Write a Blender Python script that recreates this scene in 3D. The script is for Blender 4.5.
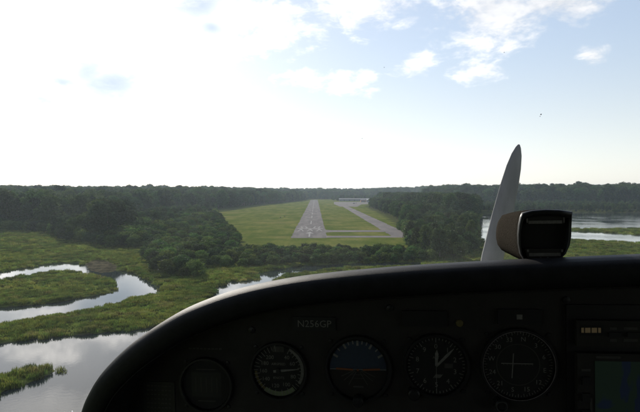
import bpy, bmesh, math, random
import numpy as np
from mathutils import Matrix, Vector, Euler

for o in list(bpy.data.objects): bpy.data.objects.remove(o)
R = math.radians
sc = bpy.context.scene
col = sc.collection
random.seed(7); rng = np.random.default_rng(7)

# ------------------------------------------------------------------ camera
EYE = Vector((0, 0, 24.0))
cam_d = bpy.data.cameras.new('camera'); cam = bpy.data.objects.new('camera', cam_d); col.objects.link(cam)
cam.location = EYE
cam.rotation_euler = (R(90 - 1.75), 0, R(-0.53))
cam_d.sensor_width = 36; cam_d.lens = 28.0
cam_d.clip_start = 0.01; cam_d.clip_end = 30000
sc.camera = cam
FPX = 640 * 28.0 / 36
RC = cam.rotation_euler.to_matrix()
def ray(px, py):
    return RC @ Vector(((px - 320) / FPX, (206 - py) / FPX, -1))
def at(px, py, z=0.0):
    d = ray(px, py); t = (z - EYE.z) / d.z
    return (EYE.x + d.x * t, EYE.y + d.y * t)
def poly(pts, z): return [at(x, y, z) for x, y in pts]

# ------------------------------------------------------------------ sky + sun
SUN_EL, SUN_AZ = 25.7, -26.5           # azimuth from the runway heading, negative to the left
world = bpy.data.worlds.new('World'); sc.world = world; world.use_nodes = True
wn = world.node_tree; wn.nodes.clear()
def node(nt, t, **k):
    n = nt.nodes.new(t)
    for a, b in k.items(): setattr(n, a, b)
    return n
def setin(nt, sock, v):
    if isinstance(v, bpy.types.NodeSocket): nt.links.new(v, sock)
    elif v is not None: sock.default_value = v
def M(nt, op, a, b=None, c=None, clamp=False):
    n = node(nt, 'ShaderNodeMath', operation=op, use_clamp=clamp)
    for i, v in enumerate((a, b, c)):
        if v is not None: setin(nt, n.inputs[i], v)
    return n.outputs[0]
def MIX(nt, f, a, b, blend='MIX'):
    n = node(nt, 'ShaderNodeMix', data_type='RGBA', blend_type=blend)
    setin(nt, n.inputs[0], f); setin(nt, n.inputs[6], a); setin(nt, n.inputs[7], b)
    return n.outputs[2]
def RAMP(nt, f, lo, hi, a=0.0, b=1.0, smooth=True):
    n = node(nt, 'ShaderNodeMapRange', interpolation_type='SMOOTHSTEP' if smooth else 'LINEAR')
    setin(nt, n.inputs[0], f)
    for i, v in enumerate((lo, hi, a, b)): setin(nt, n.inputs[1 + i], v)
    return n.outputs[0]
def NOISE(nt, vec, scale, detail=4, rough=0.55, dist=0.0):
    n = node(nt, 'ShaderNodeTexNoise')
    setin(nt, n.inputs['Vector'], vec); n.inputs['Scale'].default_value = scale
    n.inputs['Detail'].default_value = detail; n.inputs['Roughness'].default_value = rough
    n.inputs['Distortion'].default_value = dist
    return n.outputs[0]
def SCALE(nt, vec, s):
    n = node(nt, 'ShaderNodeMapping'); setin(nt, n.inputs['Vector'], vec); n.inputs['Scale'].default_value = s
    return n.outputs[0]

sky = node(wn, 'ShaderNodeTexSky', sky_type='NISHITA', sun_disc=False)
sky.sun_elevation = R(SUN_EL); sky.sun_rotation = R(SUN_AZ)
sky.air_density = 1.0; sky.dust_density = 0.4; sky.ozone_density = 1.0; sky.altitude = 0
SKY_K = 0.14
tc = node(wn, 'ShaderNodeTexCoord'); D = tc.outputs['Generated']
sx = node(wn, 'ShaderNodeSeparateXYZ'); wn.links.new(D, sx.inputs[0])
az = M(wn, 'ARCTAN2', sx.outputs[0], sx.outputs[1]); el = M(wn, 'ARCSINE', sx.outputs[2])
nv = SCALE(wn, D, (1, 1, 2.0))
n_big = NOISE(wn, nv, 5.0, 6, 0.6, 0.3)
n_fine = NOISE(wn, nv, 16.0, 8, 0.62, 0.2)
def pix_ae(px, py):
    d = ray(px, py).normalized(); return math.atan2(d.x, d.y), math.asin(d.z)
# cumulus puffs: centre and half size in degrees of sky
best = None
for px, py, w, h in ((360, 4, 62, 26), (490, 8, 52, 42), (415, 66, 24, 14), (480, 70, 30, 11), (318, 80, 50, 12),
                     (560, 2, 50, 20), (594, 56, 12, 10), (50, 44, 110, 30), (190, 46, 90, 30), (255, 20, 70, 30), (20, 95, 70, 18), (185, 95, 70, 20), (120, 130, 160, 22), (60, -40, 90, 30), (200, -50, 80, 34)):
    a, e = pix_ae(px, py)
    u = M(wn, 'DIVIDE', M(wn, 'SUBTRACT', az, a), w / FPX); v = M(wn, 'DIVIDE', M(wn, 'SUBTRACT', el, e), h / FPX)
    q = M(wn, 'SUBTRACT', 1.0, M(wn, 'SQRT', M(wn, 'ADD', M(wn, 'MULTIPLY', u, u), M(wn, 'MULTIPLY', v, v))))
    best = q if best is None else M(wn, 'MAXIMUM', best, q)
best = M(wn, 'MAXIMUM', best, -0.6)
generic = M(wn, 'MULTIPLY', M(wn, 'SUBTRACT', n_big, 0.56), 5.0)
generic = M(wn, 'ADD', generic, RAMP(wn, el, R(22), R(34), -1.2, 0.35))
field = M(wn, 'MAXIMUM', M(wn, 'MULTIPLY', best, 0.9), generic)
field = M(wn, 'ADD', field, M(wn, 'MULTIPLY', M(wn, 'SUBTRACT', n_fine, 0.5), 3.4))
field = M(wn, 'ADD', field, M(wn, 'MULTIPLY', M(wn, 'SUBTRACT', n_big, 0.5), 1.6))
cov = RAMP(wn, field, -0.05, 1.0)
cov = M(wn, 'MULTIPLY', cov, RAMP(wn, el, R(1.0), R(6.0)))
skyc = sky.outputs[0]
lum = node(wn, 'ShaderNodeRGBToBW'); wn.links.new(skyc, lum.inputs[0])
cl = node(wn, 'ShaderNodeCombineXYZ')
cb = M(wn, 'ADD', M(wn, 'MULTIPLY', lum.outputs[0], 1.6), 1.2)
cb = M(wn, 'MULTIPLY', cb, RAMP(wn, n_fine, 0.3, 0.7, 0.8, 1.1))
for i, k in enumerate((1.05, 1.0, 0.94)): wn.links.new(M(wn, 'MULTIPLY', cb, k), cl.inputs[i])
skyc2 = MIX(wn, RAMP(wn, el, R(0), R(18), 0.70, 0.40), skyc, lum.outputs[0])
# sky brightness compressed: less glare near the sun, more light away from it
sky_gain = M(wn, 'POWER', M(wn, 'DIVIDE', lum.outputs[0], 4.9), -0.40)
vs = node(wn, 'ShaderNodeVectorMath', operation='SCALE'); wn.links.new(skyc2, vs.inputs[0]); wn.links.new(M(wn, 'MINIMUM', sky_gain, 1.6), vs.inputs['Scale']); skyc2 = vs.outputs[0]
final = MIX(wn, M(wn, 'MULTIPLY', cov, 0.60), skyc2, cl.outputs[0])
# thicker, shaded pieces of cloud in front of the sun glow
dk = None
for px, py, w, h in ((112, 84, 46, 26), (88, 70, 34, 24), (40, 98, 34, 22), (62, 84, 26, 14), (200, 4, 32, 20), (132, 4, 28, 14), (212, 28, 18, 10)):
    a, e = pix_ae(px, py)
    u = M(wn, 'DIVIDE', M(wn, 'SUBTRACT', az, a), w / FPX); v = M(wn, 'DIVIDE', M(wn, 'SUBTRACT', el, e), h / FPX)
    q = M(wn, 'SUBTRACT', 1.0, M(wn, 'SQRT', M(wn, 'ADD', M(wn, 'MULTIPLY', u, u), M(wn, 'MULTIPLY', v, v))))
    dk = q if dk is None else M(wn, 'MAXIMUM', dk, q)
dk = M(wn, 'ADD', M(wn, 'MAXIMUM', dk, -0.6), M(wn, 'MULTIPLY', M(wn, 'SUBTRACT', n_fine, 0.5), 3.0))
final = MIX(wn, RAMP(wn, dk, -0.1, 1.2, 0.0, 0.85), final, (3.9, 4.7, 5.6, 1))
bg = node(wn, 'ShaderNodeBackground'); wn.links.new(final, bg.inputs[0]); bg.inputs[1].default_value = SKY_K
wo = node(wn, 'ShaderNodeOutputWorld'); wn.links.new(bg.outputs[0], wo.inputs[0])

sun_d = bpy.data.lights.new('sun', 'SUN'); sun_d.energy = 4.5; sun_d.angle = R(0.6); sun_d.color = (1, 0.93, 0.82)
sun = bpy.data.objects.new('sun', sun_d); col.objects.link(sun)
sdir = Vector((math.sin(R(SUN_AZ)) * math.cos(R(SUN_EL)), math.cos(R(SUN_AZ)) * math.cos(R(SUN_EL)), math.sin(R(SUN_EL))))
sun.rotation_euler = sdir.to_track_quat('Z', 'Y').to_euler(); sun.location = sdir * 2000
sc.view_settings.view_transform = 'Standard'; sc.view_settings.look = 'None'
sc.view_settings.exposure = 0.2; sc.view_settings.gamma = 1.0; sc.view_settings.use_curve_mapping = False

HAZE = 0.00009

# ------------------------------------------------------------------ render
sc.render.engine = 'CYCLES'; cy = sc.cycles
cy.use_denoising = True; cy.denoiser = 'OPENIMAGEDENOISE'
cy.max_bounces = 8; cy.diffuse_bounces = 3; cy.glossy_bounces = 3; cy.transmission_bounces = 4
cy.transparent_max_bounces = 24; cy.volume_bounces = 1
cy.sample_clamp_indirect = 6.0; cy.caustics_reflective = False; cy.caustics_refractive = False

# ------------------------------------------------------------------ helpers
def tag(o, label=None, cat=None, group=None, kind=None):
    for k, v in (('label', label), ('category', cat), ('group', group), ('kind', kind)):
        if v: o[k] = v
    return o
def link(o, parent=None):
    col.objects.link(o)
    if parent: o.parent = parent
    return o
def empty(name, loc=(0, 0, 0), parent=None):
    o = bpy.data.objects.new(name, None); o.location = loc; o.empty_display_size = 0.3
    return link(o, parent)
def mesh_np(name, V, F, mats=(), midx=None, smooth=False):
    """V (n,3) array, F (m,k) array of one polygon size"""
    V = np.asarray(V, dtype=np.float32); F = np.asarray(F, dtype=np.int32)
    me = bpy.data.meshes.new(name); m, k = F.shape
    me.vertices.add(len(V)); me.vertices.foreach_set('co', V.ravel())
    me.loops.add(m * k); me.loops.foreach_set('vertex_index', F.ravel())
    me.polygons.add(m); me.polygons.foreach_set('loop_start', np.arange(0, m * k, k, dtype=np.int32))
    for a in mats: me.materials.append(a)
    if midx is not None: me.polygons.foreach_set('material_index', np.asarray(midx, dtype=np.int32))
    me.update(calc_edges=True)
    if smooth: me.polygons.foreach_set('use_smooth', np.ones(m, dtype=bool))
    return me
class MB:
    def __init__(s): s.v = []; s.f = []
    def quad(s, *p):
        i = len(s.v); s.v += [tuple(q) for q in p]; s.f.append(tuple(range(i, i + len(p)))); return s
    def box(s, x0, x1, y0, y1, z0, z1):
        i = len(s.v)
        s.v += [(x, y, z) for z in (z0, z1) for y in (y0, y1) for x in (x0, x1)]
        s.f += [tuple(i + k for k in q) for q in ((0, 2, 3, 1), (4, 5, 7, 6), (0, 1, 5, 4), (2, 6, 7, 3), (0, 4, 6, 2), (1, 3, 7, 5))]
        return s
    def loft(s, rings, close=True, cap0=False, cap1=False):
        i0 = len(s.v); n = len(rings[0])
        for r in rings: s.v += [tuple(p) for p in r]
        for a in range(len(rings) - 1):
            for b in range(n if close else n - 1):
                c = (b + 1) % n
                s.f.append((i0 + a * n + b, i0 + a * n + c, i0 + (a + 1) * n + c, i0 + (a + 1) * n + b))
        if cap0: s.f.append(tuple(i0 + k for k in reversed(range(n))))
        if cap1: s.f.append(tuple(i0 + (len(rings) - 1) * n + k for k in range(n)))
        return s
    def build(s, name, m, parent=None, smooth=False, off=(0, 0, 0), recalc=True):
        me = bpy.data.meshes.new(name)
        me.from_pydata([(p[0] - off[0], p[1] - off[1], p[2] - off[2]) for p in s.v], [], s.f)
        if recalc:
            bm = bmesh.new(); bm.from_mesh(me); bmesh.ops.recalc_face_normals(bm, faces=bm.faces); bm.to_mesh(me); bm.free()
        me.materials.append(m)
        if smooth:
            me.polygons.foreach_set('use_smooth', [True] * len(me.polygons))
        return link(bpy.data.objects.new(name, me), parent)

def mat(name, base=None, rough=0.6, metal=0.0, spec=0.5):
    m = bpy.data.materials.new(name); m.use_nodes = True
    b = m.node_tree.nodes['Principled BSDF']
    if base: b.inputs['Base Color'].default_value = (*base, 1)
    b.inputs['Roughness'].default_value = rough; b.inputs['Metallic'].default_value = metal
    b.inputs['Specular IOR Level'].default_value = spec
    return m, m.node_tree, b
def noisy(name, c1, c2, scale, rough=0.6, metal=0.0, bump=0.0, bscale=None, coords='Object', spec=0.5, detail=5, stretch=(1, 1, 1)):
    m, nt, b = mat(name, c1, rough, metal, spec)
    t = node(nt, 'ShaderNodeTexCoord'); v = SCALE(nt, t.outputs[coords], stretch)
    f = NOISE(nt, v, scale, detail, 0.6)
    nt.links.new(MIX(nt, RAMP(nt, f, 0.32, 0.68), (*c1, 1), (*c2, 1)), b.inputs['Base Color'])
    if bump:
        bp = node(nt, 'ShaderNodeBump'); bp.inputs['Strength'].default_value = bump; bp.inputs['Distance'].default_value = 0.002 if coords == 'Object' else 0.05
        nt.links.new(NOISE(nt, v, bscale or scale * 3, 6, 0.6), bp.inputs['Height']); nt.links.new(bp.outputs[0], b.inputs['Normal'])
    return m

# ------------------------------------------------------------------ terrain
def sd(P, X, Y):
    """signed distance to polygon P, negative inside"""
    n = len(P); d = np.full(X.shape, 1e18); ins = np.zeros(X.shape, bool)
    for i in range(n):
        (x0, y0), (x1, y1) = P[i], P[(i + 1) % n]
        ex, ey = x1 - x0, y1 - y0; wx, wy = X - x0, Y - y0
        t = np.clip((wx * ex + wy * ey) / (ex * ex + ey * ey + 1e-12), 0, 1)
        d = np.minimum(d, (wx - ex * t) ** 2 + (wy - ey * t) ** 2)
        c = (y0 > Y) != (y1 > Y)
        with np.errstate(divide='ignore', invalid='ignore'):
            xi = x0 + (Y - y0) * ex / (ey if ey != 0 else 1e-12)
        ins ^= c & (X < xi)
    d = np.sqrt(d)
    return np.where(ins, -d, d)
def sstep(a, b, x):
    t = np.clip((x - a) / (b - a), 0, 1); return t * t * (3 - 2 * t)
_ph = rng.uniform(0, 6.28, (24, 2)); _an = rng.uniform(0, 6.28, 24)
def wob(X, Y, wl, n=6, o=0):
    s = np.zeros(X.shape)
    for i in range(n):
        k = 2 * math.pi / (wl * (0.55 + 0.9 * ((i * 0.618) % 1))); a = _an[(i + o) % 24]
        s += np.sin(k * (X * math.cos(a) + Y * math.sin(a)) + _ph[(i + o) % 24, 0])
    return s / n ** 0.5
ZW = -1.5
POND = poly([(-150, 352), (0, 344), (20, 342), (45, 338), (70, 336), (100, 333), (130, 331), (165, 326), (190, 320), (235, 304), (262, 300), (330, 300), (460, 312), (500, 600), (-250, 600)], ZW)
STRIP = poly([(-60, 384), (0, 376), (20, 372), (45, 368.5), (57, 367.5), (60, 370), (45, 376), (28, 384), (12, 389), (0, 395), (-60, 420)], ZW)
CREEK = poly([(-140, 285), (0, 273), (33, 267.5), (57, 264), (73, 263.5), (90, 266), (111, 271), (126, 272.5), (141, 281), (154, 289), (151, 294), (131, 298.5), (109, 304.5), (83, 310), (52, 315), (28, 319.5), (0, 324), (-140, 343)], ZW)
ISLE = poly([(-140, 291), (0, 280), (28, 275.5), (50, 271.5), (72, 271.2), (96, 275), (118, 281), (122, 287), (118, 291), (105, 295), (83, 298.5), (55, 303.5), (22, 307), (0, 309), (-140, 321)], ZW)
MUDC = 1
MUD = poly([(84, 264.5), (97, 260), (110, 262.5), (120, 268), (113, 271.5), (100, 273), (88, 270)], ZW)
SLOUGH = poly([(210, 300), (219, 287), (232, 282), (250, 281), (262, 278.5), (258, 273), (300, 266), (380, 262.5), (425, 262.5), (420, 267), (345, 268.5), (322, 271.5), (285, 276), (268, 284), (240, 298)], ZW)
LAKE = poly([(478, 222), (484, 214), (500, 213.3), (560, 212.6), (700, 212.6), (1100, 213), (1100, 237), (800, 231), (640, 229), (600, 229.3), (560, 229), (520, 229), (500, 234), (484, 243), (477, 234)], ZW)
LAKE2 = poly([(505, 240), (535, 232), (570, 231.2), (600, 231.8), (640, 235.2), (800, 247), (1100, 260), (1100, 272), (800, 256), (640, 243.2), (575, 240.3), (530, 241)], ZW)
HIGH = poly([(-200, 236), (0, 229), (50, 232), (56, 239), (105, 246), (140, 248), (146, 264), (160, 277), (196, 276), (214, 266), (235, 264), (300, 260.5), (380, 258.5), (435, 259), (455, 262), (468, 250), (474, 226), (480, 214), (500, 212.2), (700, 211.6), (1100, 212)], -0.8) + [(9000, 700), (9000, 9000), (-9000, 9000), (-9000, 250)]
def water_sd(X, Y):
    w = np.maximum(sd(POND, X, Y), -sd(STRIP, X, Y))
    w = np.minimum(w, np.maximum(np.maximum(sd(CREEK, X, Y) - 1.5, -sd(ISLE, X, Y) - 1.2), -sd(MUD, X, Y)))
    for p in (SLOUGH, LAKE, LAKE2): w = np.minimum(w, sd(p, X, Y))
    return w + 0.45 * wob(X, Y, 5.0) + 0.25 * wob(X, Y, 1.7, 6, 9)
def ground(X, Y, full=False):
    X = np.asarray(X, float); Y = np.asarray(Y, float)
    w = water_sd(X, Y); hi = sd(HIGH, X, Y); mud = sd(MUD, X, Y)
    z = -2.4 + (1.35 + 0.10 * wob(X, Y, 9.0, 6, 3)) * sstep(-1.3, 0.9, w)
    z = np.where(mud < 0.6, np.maximum(np.minimum(z, -1.36 + 0.07 * wob(X, Y, 4, 6, 5)), -1.6), z)
    hm = sstep(4, -7, hi) * sstep(0.0, 3.0, w)
    z = z * (1 - hm)
    dist = np.hypot(X, Y)
    lat = sstep(-60, -260, X - 0.02 * Y) + sstep(150, 330, X)
    z = z + sstep(0, -120, hi) * ((8.5 * sstep(-60, -260, X - 0.02 * Y) * sstep(380, 1000, dist) + 12 * sstep(150, 330, X) * sstep(840, 1000, dist)) + 7 * sstep(1450, 2000, Y) * (1 - np.clip(lat, 0, 1)) + 20 * sstep(2000, 5000, dist) * 0.5)
    return (z, w, hi, mud) if full else z
def axis(a, b, step, lo, hi, g=1.07):
    v = list(np.arange(a, b, step)); s = step
    while v[-1] < hi: s = min(s * g, 160); v.append(v[-1] + s)
    s = step; u = []; x = a
    while x > lo: s = min(s * g, 160); x -= s; u.append(x)
    return np.array(u[::-1] + v)
xs = axis(-230, 330, 0.9, -5200, 5200); ys = axis(48, 340, 0.9, -700, 6200)
GX, GY = np.meshgrid(xs, ys); sh = GX.shape
gz, gw, gh, gm = ground(GX.ravel(), GY.ravel(), True)
idx = np.arange(sh[0] * sh[1]).reshape(sh)
gf = np.stack([idx[:-1, :-1], idx[:-1, 1:], idx[1:, 1:], idx[1:, :-1]], -1).reshape(-1, 4)

FIELD = poly([(217, 213), (298, 201.2), (311, 199), (318, 199), (420, 199), (420, 203), (372, 203.6), (365, 206.5), (385, 216), (398, 226), (420, 236), (416, 247), (330, 249), (242, 248), (236, 238)], 0)
gfield = sstep(3, -4, sd(FIELD, GX.ravel(), GY.ravel()) + 1.5 * wob(GX.ravel(), GY.ravel(), 14))
gmud = sstep(0.7, -0.7, gm) + sstep(-1.25, -1.5, gz)
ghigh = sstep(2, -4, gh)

def ground_mat():
    m, nt, b = mat('ground', None, 1.0, spec=0.0)
    g = node(nt, 'ShaderNodeNewGeometry'); P = g.outputs['Position']
    A = lambda n: (lambda q: q.outputs['Fac'])(node(nt, 'ShaderNodeAttribute', attribute_name=n))
    n1 = NOISE(nt, P, 0.05, 6, 0.65); n2 = NOISE(nt, P, 0.9, 6, 0.7); n3 = NOISE(nt, SCALE(nt, P, (1, 0.12, 1)), 0.16, 4, 0.6)
    marsh = MIX(nt, RAMP(nt, n1, 0.35, 0.65), (0.075, 0.115, 0.018, 1), (0.135, 0.16, 0.036, 1))
    marsh = MIX(nt, RAMP(nt, n2, 0.35, 0.7, 0, 0.55), marsh, (0.05, 0.065, 0.02, 1))
    lawn = MIX(nt, RAMP(nt, n3, 0.3, 0.7), (0.080, 0.104, 0.020, 1), (0.138, 0.140, 0.040, 1))
    lawn = MIX(nt, RAMP(nt, n1, 0.4, 0.62, 0, 0.85), lawn, (0.050, 0.080, 0.015, 1))
    lawn = MIX(nt, RAMP(nt, n2, 0.45, 0.75, 0, 0.45), lawn, (0.185, 0.17, 0.06, 1))
    lawn = MIX(nt, RAMP(nt, NOISE(nt, P, 0.018, 5, 0.7), 0.5, 0.66, 0, 0.6), lawn, (0.17, 0.15, 0.055, 1))
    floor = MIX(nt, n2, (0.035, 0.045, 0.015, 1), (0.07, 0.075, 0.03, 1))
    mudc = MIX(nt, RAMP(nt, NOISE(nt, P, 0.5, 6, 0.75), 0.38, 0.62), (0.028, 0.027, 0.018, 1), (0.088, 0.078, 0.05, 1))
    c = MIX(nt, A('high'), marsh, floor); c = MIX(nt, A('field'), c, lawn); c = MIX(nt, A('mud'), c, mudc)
    nt.links.new(c, b.inputs['Base Color'])
    bp = node(nt, 'ShaderNodeBump'); bp.inputs['Strength'].default_value = 0.6; bp.inputs['Distance'].default_value = 0.25
    nt.links.new(n2, bp.inputs['Height']); nt.links.new(bp.outputs[0], b.inputs['Normal'])
    return m
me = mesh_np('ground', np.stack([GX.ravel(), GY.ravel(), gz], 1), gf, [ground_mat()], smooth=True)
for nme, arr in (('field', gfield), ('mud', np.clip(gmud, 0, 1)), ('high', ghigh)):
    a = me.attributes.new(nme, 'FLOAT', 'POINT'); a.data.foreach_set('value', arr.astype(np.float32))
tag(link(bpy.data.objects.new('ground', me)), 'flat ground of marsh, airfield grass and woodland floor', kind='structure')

def water_mat(name, lo, k, rough):
    m, nt, b = mat(name, (0.022, 0.03, 0.032), rough, spec=1.0)
    b.inputs['IOR'].default_value = 1.33
    g = node(nt, 'ShaderNodeNewGeometry'); P = g.outputs['Position']
    calm = RAMP(nt, NOISE(nt, P, 0.035, 3, 0.5), 0.38, 0.62, lo, 1.0)
    h = M(nt, 'ADD', NOISE(nt, SCALE(nt, P, (1, 1.5, 1)), 1.3, 3, 0.55), M(nt, 'MULTIPLY', NOISE(nt, P, 5.0, 2, 0.5), 0.30))
    bp = node(nt, 'ShaderNodeBump'); bp.inputs['Distance'].default_value = 0.05
    sp = node(nt, 'ShaderNodeSeparateXYZ'); nt.links.new(P, sp.inputs[0])
    gust = RAMP(nt, M(nt, 'ADD', sp.outputs[1], M(nt, 'MULTIPLY', NOISE(nt, P, 0.08, 3, 0.5), 14.0)), 62.0, 76.0, 5.0, 1.0)
    far = RAMP(nt, sp.outputs[1], 118.0, 150.0, 1.0, 4.0)     # a breeze ruffles the near end of the pond
    nt.links.new(M(nt, 'MULTIPLY', M(nt, 'MULTIPLY', calm, k), M(nt, 'MULTIPLY', gust, far)), bp.inputs['Strength'])
    h = M(nt, 'ADD', h, M(nt, 'MULTIPLY', NOISE(nt, P, 11.0, 3, 0.7), RAMP(nt, gust, 1.0, 6.0, 0.0, 0.32)))
    nt.links.new(h, bp.inputs['Height']); nt.links.new(bp.outputs[0], b.inputs['Normal'])
    return m
wb = MB(); wb.quad((-1500, -600, ZW), (95, -600, ZW), (95, 720, ZW), (-1500, 720, ZW))
lb_ = MB(); lb_.quad((95, -600, ZW), (2000, -600, ZW), (2000, 720, ZW), (95, 720, ZW))
tag(lb_.build('lake', water_mat('lake_water', 0.12, 0.12, 0.02)), 'wide calm lake at right mirroring the far wood', kind='structure')
tag(wb.build('water', water_mat('water', 0.25, 0.035, 0.015)), 'calm brackish water of ponds, creek and lake reflecting the sky', kind='structure')

# ------------------------------------------------------------------ runway, taxiways, apron
ASPH = noisy('asphalt', (0.085, 0.078, 0.080), (0.135, 0.122, 0.120), 0.12, 0.95, spec=0.05, coords='Generated' if False else 'Object', bump=0.2, bscale=2.0, stretch=(1.6, 0.25, 1))
ASPH2 = noisy('taxiway_asphalt', (0.11, 0.10, 0.10), (0.155, 0.14, 0.135), 0.1, 0.95, spec=0.05, bump=0.2, bscale=2.0, stretch=(1, 0.3, 1))
PAINT = noisy('runway_paint', (0.27, 0.27, 0.26), (0.12, 0.115, 0.115), 0.6, 0.9, spec=.1)
RX, RW = -3.25, 9.15
def sheet(name, pts, z, m, label=None, parent=None, thick=0.25, kind='structure'):
    b = MB(); n = len(pts)
    top = [(x, y, z) for x, y in pts]; bot = [(x, y, z - thick) for x, y in pts]
    b.loft([bot, top], True, False, True)
    o = b.build(name, m, parent)
    if not parent: tag(o, label, kind=kind)
    return o
def wavy(x0, y0, x1, y1, n=140, amp=0.5):
    return [(x0 + (x1 - x0) * i / n + random.uniform(-amp, amp) * (0 < i < n), y0 + (y1 - y0) * i / n) for i in range(n + 1)]
Y0 = at(309, 238)[1]; YE = 1330
runway = sheet('runway', wavy(RX - RW, Y0, RX - RW, YE) + wavy(RX + RW, YE, RX + RW, Y0), 0.04, ASPH, 'grey asphalt runway running straight ahead with white markings')
TXC = 45.5
ya, yb = at(340, 237.6)[1], at(340, 235.9)[1]
sheet('taxiway', wavy(TXC - 5.2, yb, TXC - 4.0, 760) + [(TXC + 4.6, 760)] + wavy(TXC + 4.6, 760, TXC + 6.6, ya + 18)[1:] + [(TXC + 3, ya), (TXC - 5.2, ya)], 0.045, ASPH2, 'narrow asphalt taxiway parallel to the runway on its right')
sheet('taxiway', [(RX + RW - 0.3, ya), (TXC - 5.1, ya), (TXC - 5.1, yb), (RX + RW - 0.3, yb)], 0.05, ASPH2, 'nearer cross taxiway joining runway end to parallel taxiway')
yc, yd = at(340, 232.0)[1], at(340, 230.3)[1]
sheet('taxiway', [(RX + RW - 0.3, yc - 4), (RX + RW + 4, yc), (TXC - 5.0, yc), (TXC - 5.0, yd), (RX + RW + 4, yd), (RX + RW - 0.3, yd + 4)], 0.05, ASPH2, 'farther cross taxiway joining runway to parallel taxiway')
sheet('apron', [(TXC - 8, 755), (TXC + 18, 752), (TXC + 36, 880), (120, 940), (150, 1060), (40, 1075), (TXC - 12, 900)], 0.055, ASPH2, 'grey asphalt apron in front of the hangars')
# painted markings (parts of the runway)
def mark(name, pts): return sheet(name, pts, 0.055, PAINT, parent=runway, thick=0.01)
yA = Y0 + 6
mark('painted_arrow', [(RX - .45, yA), (RX + .45, yA), (RX + .45, yA + 20), (RX + 2.4, yA + 20), (RX, yA + 32), (RX - 2.4, yA + 20), (RX - .45, yA + 20)])
yB = at(308, 231.2)[1]
for k in (-1, 0, 1):
    x = RX + k * 5.6
    mark('painted_arrowhead', [(x - 1.9, yB), (x - 1.3, yB), (x, yB + 12), (x + 1.3, yB), (x + 1.9, yB), (x + .3, yB + 17), (x - .3, yB + 17)])
mark('threshold_bar', [(RX - 8.3, yB + 18.5), (RX + 8.3, yB + 18.5), (RX + 8.3, yB + 21.5), (RX - 8.3, yB + 21.5)])
for k, s in ((-1, -1), (1, 1)):
    for j in (0, 1):
        x = RX + k * 4.2 + (j - .5) * 3.0
        mark('runway_numeral_stroke', [(x - 1.1 * s, yB + 25), (x - .1 * s, yB + 25), (x + 1.1 * s, yB + 38), (x + .1 * s, yB + 38)])
y = at(308, 224.2)[1]; i = 0
while y < YE - 30:
    mark('centreline_dash', [(RX - .42, y), (RX + .42, y), (RX + .42, y + 38), (RX - .42, y + 38)]); y += 66 if i else 84; i += 1

# ------------------------------------------------------------------ hangars
def metal_wall(name, c, rough=0.5):
    return noisy(name, c, tuple(q * 0.8 for q in c), 0.4, rough, bump=0.3, bscale=4)
HW1 = metal_wall('grey_siding', (0.12, 0.12, 0.13)); HW2 = metal_wall('cream_siding', (0.3, 0.28, 0.26))
HR1 = metal_wall('grey_roof', (0.13, 0.13, 0.14), 0.8); HR2 = metal_wall('white_roof', (0.36, 0.36, 0.35), 0.8)
HD = metal_wall('hangar_door_steel', (0.20, 0.20, 0.21)); HRED = metal_wall('rust_red_siding', (0.38, 0.17, 0.11))
def hangar(label, x0, x1, y0, y1, h, rise, wm, rm, nd, group=None):
    cx, cy_ = (x0 + x1) / 2, (y0 + y1) / 2
    r = empty('hangar', (cx, cy_, 0)); off = (cx, cy_, 0)
    ym = (y0 + y1) / 2
    b = MB(); b.quad((x0, y0, 0), (x1, y0, 0), (x1, y0, h), (x0, y0, h)); b.quad((x0, y1, 0), (x0, y1, h), (x1, y1, h), (x1, y1, 0))
    for x in (x0, x1): b.quad((x, y0, 0), (x, y0, h), (x, ym, h + rise - .05), (x, y1, h), (x, y1, 0))
    b.build('wall', wm, r, off=off)
    b = MB(); e = .6
    for z in (0, .18): b.quad((x0 - e, y0 - e, h - .1 + z), (x1 + e, y0 - e, h - .1 + z), (x1 + e, ym, h + rise + z), (x0 - e, ym, h + rise + z)); b.quad((x0 - e, y1 + e, h - .1 + z), (x0 - e, ym, h + rise + z), (x1 + e, ym, h + rise + z), (x1 + e, y1 + e, h - .1 + z))
    b.quad((x0 - e, y0 - e, h - .1), (x1 + e, y0 - e, h - .1), (x1 + e, y0 - e, h + .08), (x0 - e, y0 - e, h + .08))
    b.build('roof', rm, r, off=off)
    w = (x1 - x0) / nd
    for k in range(nd):
        a = x0 + k * w + w * .12; b2 = x0 + (k + 1) * w - w * .12
        d = MB().box(a, b2, y0 - .22, y0 - .03, 0, h * .78).build('door', HD, r, off=off)
        for q in range(1, 4):
            xx = a + (b2 - a) * q / 4
            MB().box(xx - .08, xx + .08, y0 - .3, y0 - .222, 0.02, h * .77).build('door_rib', wm, d, off=off)
    return tag(r, label, 'hangar', group)
hangar('long low grey hangar row behind the apron', 55, 138, 1150, 1164, 4.6, 1.8, HW1, HR1, 7)
hangar('small white roofed hangar beside the right woods', 108, 140, 1045, 1060, 4.8, 2.2, HW2, HR2, 3)
hangar('rust red shed with grey roof between two hangars', 96, 106, 1052, 1062, 4.2, 1.6, HRED, HR1, 1)
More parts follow.
